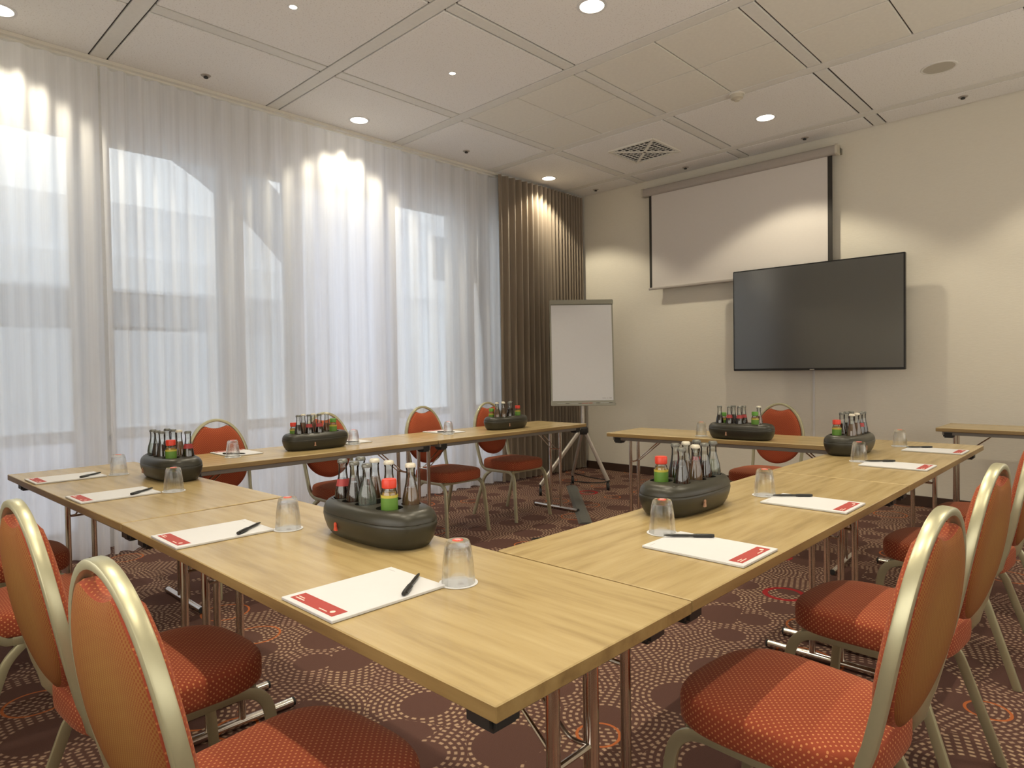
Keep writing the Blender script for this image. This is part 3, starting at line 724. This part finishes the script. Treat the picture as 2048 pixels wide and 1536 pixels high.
# ------------------------------------------------------------------ bottle holders and bottles
def caddy_outline(s_, z, n=72, hx=.205, hy=.100):
    out = []
    for i in range(n):
        th_ = 2*pi*i/n; e = 2/2.7
        x = (abs(cos(th_))**e)*(1 if cos(th_) > 0 else -1)*(hx-s_); y = (abs(sin(th_))**e)*(1 if sin(th_) > 0 else -1)*(hy-s_)
        out.append((x, y, z))
    return out
SLOTS = [(-.128, 0), (-.062, 0), (.004, 0)]
def slot_loop(cx, cy_, hl, rr):
    pts = []
    for i in range(9): an = pi*i/8; pts.append((cx+rr*cos(an), cy_+hl+rr*sin(an)))
    for i in range(9): an = pi+pi*i/8; pts.append((cx+rr*cos(an), cy_-hl+rr*sin(an)))
    return pts
def circle_loop(cx, cy_, rr, n=20): return [(cx+rr*cos(2*pi*i/n), cy_+rr*sin(2*pi*i/n)) for i in range(n)]
HOLES = [slot_loop(x, 0, .044-.008*(x < -.1), .0275) for x, _ in SLOTS] + [circle_loop(.100, -.032, .036), circle_loop(.098, .040, .027)]
def make_caddy(label, loc, rz, mark):
    t = thing('bottle_holder', label, 'bottle holder', loc, rz, 'dark oval bottle holders')
    zt = .100
    bm = NB()
    R = loft(bm, [caddy_outline(.030, 0), caddy_outline(.020, .004), caddy_outline(.010, .020), caddy_outline(.003, .042), caddy_outline(.0, .058), caddy_outline(.001, .065), caddy_outline(.003, .067)], cap0=True, cap1=False)
    obj('base_shell', bm, M['caddy'], t, angle=40)
    bm = NB()
    R = loft(bm, [caddy_outline(.004, .065), caddy_outline(.001, .068), caddy_outline(.002, .075), caddy_outline(.006, .085), caddy_outline(.013, .093), caddy_outline(.021, .0978), caddy_outline(.028, zt)], cap0=False, cap1=False)
    rim = R[-1]; loops = []
    for hl_ in HOLES:
        loops.append([bm.verts.new((px, py, zt)) for px, py in hl_])
    es = [bm.edges.get((rim[i], rim[(i+1) % len(rim)])) for i in range(len(rim))]
    for lp_ in loops:
        for i in range(len(lp_)): es.append(bm.edges.new((lp_[i], lp_[(i+1) % len(lp_)])))
    bmesh.ops.triangle_fill(bm, use_beauty=True, use_dissolve=False, edges=es, normal=(0, 0, 1))
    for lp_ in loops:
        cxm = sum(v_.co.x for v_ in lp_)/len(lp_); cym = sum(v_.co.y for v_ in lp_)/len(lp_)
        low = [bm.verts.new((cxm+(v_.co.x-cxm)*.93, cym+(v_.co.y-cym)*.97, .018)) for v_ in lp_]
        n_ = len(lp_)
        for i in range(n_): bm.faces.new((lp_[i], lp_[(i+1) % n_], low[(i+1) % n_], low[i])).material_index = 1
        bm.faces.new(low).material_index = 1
    obj('top_shell', bm, [M['caddy'], M['caddy_in']], t, angle=40)
    # small flame-like emblem on both long faces
    for s_ in ((1, -1)):
        bm = NB()
        prof = [(-.0065, 0), (.0065, 0), (.003, .012), (.0045, .016), (.0035, .021), (0, .023), (-.0035, .021), (-.0045, .016), (-.003, .012)]
        x0 = -.060 if s_ < 0 else .060
        fr_ = [bm.verts.new((x0+px, s_*.1003, .026+pz)) for px, pz in prof]; bk = [bm.verts.new((x0+px, s_*.095, .026+pz)) for px, pz in prof]
        bm.faces.new(fr_); bm.faces.new(bk[::-1])
        for i in range(len(prof)): bm.faces.new((fr_[i], fr_[(i+1) % 9], bk[(i+1) % 9], bk[i]))
        obj('emblem', bm, M[mark], t, smooth=False)
    return t
bottle_proto = {}
def make_bottle(kind):
    """prototype parts built at origin, base z=0"""
    t = thing('drink_bottle', 'x', 'bottle')
    if kind in ('cola', 'water', 'spritz', 'labelled', 'tall'):
        bm = NB(); P_ = [(0, 0), (.021, 0), (.0245, .005), (.0250, .04), (.0246, .075), (.0225, .098), (.0185, .118), (.0145, .136), (.0122, .152), (.0115, .172), (.0128, .175), (.0128, .180), (.0115, .183)]
        if kind == 'water': P_ = [(0, 0), (.021, 0), (.0245, .005), (.0252, .06), (.0250, .095), (.0215, .116), (.0155, .136), (.0120, .152), (.0115, .172), (.0128, .175), (.0128, .180), (.0115, .183)]
        lathe(bm, P_, 20); obj('bottle_body', bm, M['bottle_glass'], t, angle=60)
        lz = {'cola': .132, 'water': .128, 'spritz': .138, 'labelled': .135, 'tall': .125}[kind]
        li = [(0, .003)]+[(r_-.0012, max(z_, .003)) for r_, z_ in P_[1:] if z_ < lz]
        rl = .0135; li += [(rl, lz), (0, lz)]
        bm = NB(); lathe(bm, li, 20); obj('drink', bm, M[{'cola': 'cola', 'water': 'water', 'spritz': 'pinkish', 'labelled': 'cola', 'tall': 'pinkish'}[kind]], t, angle=60)
        bm = NB(); lathe(bm, [(0, .1905), (.0115, .190), (.0142, .187), (.0150, .182), (.0146, .1795)], 21); obj('crown_cap', bm, M['cap_white' if kind in ('spritz', 'tall') else 'cap_metal'], t)
        lab = {'cola': ('lab_grey', .055, .082), 'water': ('lab_green', .05, .088), 'spritz': ('lab_grey', .05, .07), 'labelled': ('lab_red', .100, .126), 'tall': ('lab_blue', .05, .088)}[kind]
        if kind == 'labelled': rr2 = [(.0192, .114), (.0150, .134)]
        else: rr2 = [(.0254, lab[1]), (.0256 if kind == 'water' else .0252, min(lab[2], .072))]
        if kind == 'water': rr2 = [(.0254, .03), (.0256, .060)]
        bm = NB(); lathe(bm, [(rr2[0][0]-.001, rr2[0][1]), (rr2[0][0]+.0004, rr2[0][1]), (rr2[1][0]+.0006, rr2[1][1]), (rr2[1][0]-.001, rr2[1][1])], 20); obj('paper_label', bm, M[lab[0]], t)
    else:
        bm = NB(); lathe(bm, [(0, 0), (.019, 0), (.0215, .004), (.0218, .085), (.019, .098), (.0155, .105), (.0155, .112), (.012, .112)], 22); obj('bottle_body', bm, M['bottle_glass'], t, angle=50)
        bm = NB(); lathe(bm, [(0, .003), (.0195, .003), (.0203, .084), (.0175, .096), (0, .098)], 20); obj('juice', bm, M['juice'], t, angle=50)
        bm = NB(); lathe(bm, [(.0216, .038), (.0224, .044), (.0224, .082), (.0212, .088)], 22); obj('fruit_label', bm, M['lab_green'], t)
        bm = NB(); lathe(bm, [(.0216, .036), (.0226, .036), (.0226, .044), (.0216, .044)], 22); obj('label_edge', bm, M['lab_yellow'], t)
        bm = NB(); lathe(bm, [(.0216, .082), (.0226, .082), (.0226, .089), (.0216, .089)], 22); obj('label_edge', bm, M['lab_yellow'], t)
        bm = NB(); lathe(bm, [(.0175, .106), (.0195, .108), (.0198, .126), (.0180, .130), (0, .1305)], 24); obj('screw_cap', bm, M['cap_red' if kind == 'juice_red' else 'cap_green'], t)
    return t
SLOTPOS = {'fl': (-.128, -.030), 'fm': (-.062, -.034), 'fr': (.004, -.036), 'bl': (-.128, .030), 'bm': (-.062, .034), 'br': (.004, .036), 'jf': (.100, -.032), 'bh': (.098, .040)}
KN = {'cola': 'cola bottle with metal cap', 'water': 'green-labelled water bottle', 'spritz': 'amber drink bottle with cream cap', 'labelled': 'cola bottle with red neck label',
      'tall': 'amber bottle with dark label', 'juice_red': 'small red-capped juice bottle', 'juice_green': 'small green-capped juice bottle'}
SN = {'fl': 'front of first slot', 'fm': 'front of second slot', 'fr': 'front of third slot', 'bl': 'rear of first slot', 'bm': 'rear of second slot', 'br': 'rear of third slot', 'jf': 'in round hole', 'bh': 'in small end hole'}
def bottles(cx, cy_, rz, who, fill):
    R_ = Matrix.Rotation(rz, 3, 'Z')
    for s_, k_ in fill.items():
        px, py = SLOTPOS[s_]; q_ = R_ @ Vector((px, py, 0)); loc = (cx+q_.x, cy_+q_.y, Z+(.0195 if s_ != 'jf' or True else .03))
        if s_ == 'jf': loc = (loc[0], loc[1], Z+.0195)
        lab = '%s, %s, %s' % (KN[k_], SN[s_], who)
        if k_.startswith('juice'): loc = (loc[0], loc[1], Z+.0465) if s_ == 'jf' else (loc[0], loc[1], Z+.0325)
        if k_ not in bottle_proto:
            b_ = make_bottle(k_); b_.location = loc; b_.rotation_euler = (0, 0, rz+px*40); b_['label'] = lab; b_['group'] = 'drinks in the bottle holders'; bottle_proto[k_] = b_
        else: dup(bottle_proto[k_], loc, rz+px*40, lab)
caddies = [
    (-1.530, 1.045, 0, 'mark_red', 'nearest dark oval bottle holder with a red emblem', 'nearest holder', dict(fl='labelled', fm='cola', fr='water', bl='cola', bm='spritz', br='spritz', jf='juice_red', bh='tall')),
    (-3.130, 1.045, 0, 'mark_tan', 'dark oval bottle holder on the far left table', 'far left holder', dict(fl='water', fm='cola', fr='cola', bl='cola', bm='cola', br='spritz', jf='juice_red', bh='labelled')),
    (-3.620, 2.035, pi/2, 'mark_tan', 'dark oval bottle holder midway along the sheers', 'middle holder by sheers', dict(fl='cola', fm='labelled', fr='labelled', bl='juice_red', bm='spritz', br='spritz', jf='juice_green', bh='tall')),
    (-3.600, 3.665, pi/2, 'mark_tan', 'dark oval bottle holder in front of taupe curtain', 'holder by taupe curtain', dict(fl='spritz', fm='spritz', fr='cola', bl='juice_green', bm='water', br='spritz', jf='juice_red', bh='cola')),
    (-1.075, 1.930, -pi/2, 'mark_tan', 'dark oval bottle holder nearest on the right row', 'near right holder', dict(fl='labelled', fm='tall', fr='cola', bl='water', bm='cola', br='spritz', jf='juice_red', bh='cola')),
    (-1.110, 3.705, -pi/2, 'mark_tan', 'dark oval bottle holder at the far right table corner', 'far right holder', dict(fl='water', fm='cola', fr='cola', bl='cola', bm='labelled', br='spritz', jf='juice_red', bh='spritz')),
    (-1.840, 4.005, radians(3.6), 'mark_tan', 'dark oval bottle holder below the television', 'television side holder', dict(fl='cola', fm='labelled', fr='labelled', bl='juice_green', bm='cola', br='labelled', jf='juice_green', bh='tall')),
]
c0 = None
for (x, y, rz, mk, lab, who, fill) in caddies:
    if c0 is None: make_caddy(lab, (x, y, Z), rz, mk); c0 = True
    elif c0 is True: c0 = make_caddy(lab, (x, y, Z), rz, mk)
    else: dup(c0, (x, y, Z), rz, lab)
    bottles(x, y, rz, who, fill)

# ------------------------------------------------------------------ wall screen and television
t = thing('projection_screen', 'half-lowered white roller projection screen behind the television', 'projection screen', (-2.975, Y1-.1, 0))
bm = NB(); sweep(bm, [(-.985, 0, 3.115), (1.0, 0, 3.115)], rrect(.085, .080, .022, 4), (0, 0, 1)); obj('casing', bm, M['casing'], t, angle=40)
for s_ in (-1, 1):
    x_ = -.993 if s_ < 0 else 1.008
    bm = NB(); sweep(bm, [(x_-.01, 0, 3.115), (x_+.01, 0, 3.115)], rrect(.094, .089, .02, 4), (0, 0, 1)); obj('end_cap', bm, M['cap_white'], t, angle=40)
    bm = NB(); box(bm, (x_-.01, .03, 3.09), (x_+.01, .097, 3.14)); obj('bracket', bm, M['metal_grey'], t)
bm = NB(); box(bm, (-.895, -.004, 2.075), (.925, -.001, 3.09)); obj('screen_cloth', bm, M['screen_cloth'], t, smooth=False)
for x0, x1 in ((-.925, -.895), (.925, .965)):
    bm = NB(); box(bm, (x0, -.0045, 2.075), (x1, -.0005, 3.09)); obj('black_border', bm, M['screen_border'], t, smooth=False)
bm = NB(); sweep(bm, [(-.935, -.003, 2.062), (.97, -.003, 2.062)], rrect(.026, .022, .008, 2), (0, 0, 1)); obj('bottom_bar', bm, M['casing'], t)
t = thing('television', 'large black wall-mounted flat television, switched off', 'television', (-2.155, 6.15, 0))
x0, x1, z0, z1 = -.742, .742, 1.157, 2.125
bm = NB(); box(bm, (x0, -.004, z0), (x1, .035, z1), bev=.004); obj('housing', bm, M['tv_frame'], t)
bm = NB(); box(bm, (x0+.012, -.0055, z0+.020), (x1-.012, -.0035, z1-.012)); obj('screen_panel', bm, M['tv'], t, smooth=False)
bm = NB(); box(bm, (-.02, -.0056, z0+.006), (.02, -.0040, z0+.012)); obj('maker_mark', bm, M['casing'], t, smooth=False)
bm = NB(); box(bm, (-.25, .035, 1.45), (.25, .055, 1.85), bev=.004); box(bm, (-.06, .055, 1.55), (.06, .18, 1.75), bev=.004); box(bm, (-.18, .18, 1.45), (.18, .202, 1.85), bev=.004); obj('wall_bracket', bm, M['metal_grey'], t)
bm = NB(); box(bm, (-.009, Y1-.014, .088), (.009, Y1, 1.5), bev=.003); o = obj('cable_duct', bm, M['wall_white']); o.location = (-2.21, 0, 0); tag(o, 'narrow white cable duct running down from the television', 'cable duct')

# ------------------------------------------------------------------ flipchart
t = thing('flipchart', 'mobile flipchart with blank white paper on tripod wheels', 'flipchart', (-4.06, 5.08, 0), YAW)
# local: -y towards camera, x right
def tilt(p_): # lean back about bottom
    x_, y_, z_ = p_; return (x_, y_+(z_-.85)*.09, z_)
def tb(bm, lo, hi, bev=.003):
    t2 = NB(); box(t2, lo, hi, bev=bev)
    for v_ in t2.verts: v_.co = Vector(tilt(v_.co))
    me = bpy.data.meshes.new('x'); t2.to_mesh(me); t2.free(); bm.from_mesh(me); bpy.data.meshes.remove(me); return bm
bx = .10
bm = NB(); tb(bm, (bx-.315, -.01, .86), (bx+.315, .012, 1.885)); obj('board', bm, M['metal_grey'], t)
bm = NB(); tb(bm, (bx-.30, -.016, .885), (bx+.30, -.0105, 1.835), .001)
for v_ in bm.verts:   # slight sag of the paper stack
    v_.co.y -= .01*max(0, (v_.co.z-.9))*0
obj('paper_pad', bm, M['paper'], t)
bm = NB(); tb(bm, (bx+.19, -.0175, .905), (bx+.225, -.016, .912), 0); tb(bm, (bx+.232, -.0175, .907), (bx+.25, -.016, .911), 0); tb(bm, (bx+.26, -.0175, .904), (bx+.283, -.016, .914), 0); obj('corner_writing', bm, M['print_grey'], t, smooth=False)
bm = NB(); tb(bm, (bx-.318, -.028, 1.84), (bx+.318, -.008, 1.888), .006); obj('clamp_bar', bm, M['metal_grey'], t)
bm = NB(); tb(bm, (bx-.318, -.055, .838), (bx+.318, .0, .848)); tb(bm, (bx-.318, -.058, .838), (bx+.318, -.052, .862)); tb(bm, (bx-.318, -.014, .838), (bx+.318, -.004, .884)); obj('pen_tray', bm, M['metal_grey'], t)
for (x_, mt, nm, lb) in ((-.20, 'paper', 'marker', 'white board marker at the left of the flipchart tray'), (-.075, 'paper', 'marker', 'white board marker left of the red one'), (.03, 'cap_red', 'marker', 'red marker in the middle of the flipchart tray'), (.10, 'paper', 'marker', 'white board marker right of the red one'), (.225, 'paper', 'marker', 'white board marker at the right of the flipchart tray')):
    m_ = thing('board_marker', lb, 'marker', (0, 0, 0), YAW, 'markers in the flipchart tray')
    q_ = Matrix.Rotation(YAW, 3, 'Z') @ Vector((bx+x_, -.038, 0)); m_.location = (-4.06+q_.x, 5.08+q_.y, .856)
    bm = NB(); tube(bm, [(-.055, 0, 0), (.025, 0, 0)], .0075, 10); obj('barrel', bm, M['paper' if mt == 'paper' else 'cap_red'], m_)
    bm = NB(); tube(bm, [(.0255, 0, 0), (.06, 0, 0)], .0083, 10); obj('cap', bm, M['black' if mt == 'paper' else 'cap_red'], m_)
bm = NB(); tube(bm, [(bx, .03, .60), (bx, .045, 1.15)], .020, 14); obj('post', bm, M['silver'], t)
bm = NB(); lathe(bm, [(0, .545), (.045, .55), (.052, .575), (.052, .610), (.035, .63), (0, .632)], 20, c=(bx, .03)); obj('hub', bm, M['black'], t)
Ri = Matrix.Rotation(-YAW, 3, 'Z')
for (wx, wy) in ((-3.80, 5.29), (-4.30, 5.36), (-4.13, 4.66)):
    q_ = Ri @ Vector((wx+4.06, wy-5.08, 0))
    bm = NB(); sweep(bm, [(bx+(q_.x-bx)*.08, .03+(q_.y-.03)*.08, .585), (q_.x, q_.y, .095)], rrect(.040, .024, .009, 3), (0, 0, 1)); lg = obj('leg', bm, M['silver'], t, angle=40)
    bm = NB(); tube(bm, [(q_.x-.012, q_.y, .036), (q_.x+.012, q_.y, .036)], .035, 18); tube(bm, [(q_.x, q_.y, .05), (q_.x, q_.y, .10)], .010, 10); obj('caster', bm, M['rubber'], lg)
# floor cable cover and loose cables
def pathmesh(name, pts, rr, mat, label, cat):
    bm = NB(); tube(bm, fillet(pts, .12, 6), rr, 8); o = obj(name, bm, mat); tag(o, label, cat); return o
bm = NB()
a0 = Vector((-4.20, 5.22, 0)); b0 = Vector((-3.10, 4.02, 0)); d = (b0-a0).normalized(); n_ = Vector((-d.y, d.x, 0))
sweep(bm, [a0+Vector((0, 0, .0008)), b0+Vector((0, 0, .0008))], [(-.055, 0), (.055, 0), (.03, .012), (-.03, .012)], n_); 
o = obj('cable_cover', bm, M['cable_cover'], smooth=False); tag(o, 'flat dark grey cable cover across the carpet by the flipchart', 'cable cover')
pathmesh('power_cable', [(-4.75, 5.9, .006), (-4.35, 5.75, .006), (-4.05, 5.75, .006), (-4.10, 5.50, .006), (-4.40, 5.45, .006), (-4.22, 5.24, .006)], .005, M['rubber'], 'black cable loop on the carpet behind the flipchart', 'cable')
pathmesh('power_cable', [(-3.08, 4.00, .006), (-2.85, 3.95, .006), (-2.75, 3.75, .006), (-3.0, 3.62, .006), (-3.1, 3.4, .006)], .005, M['rubber'], 'black cable at the near end of the cable cover', 'cable')
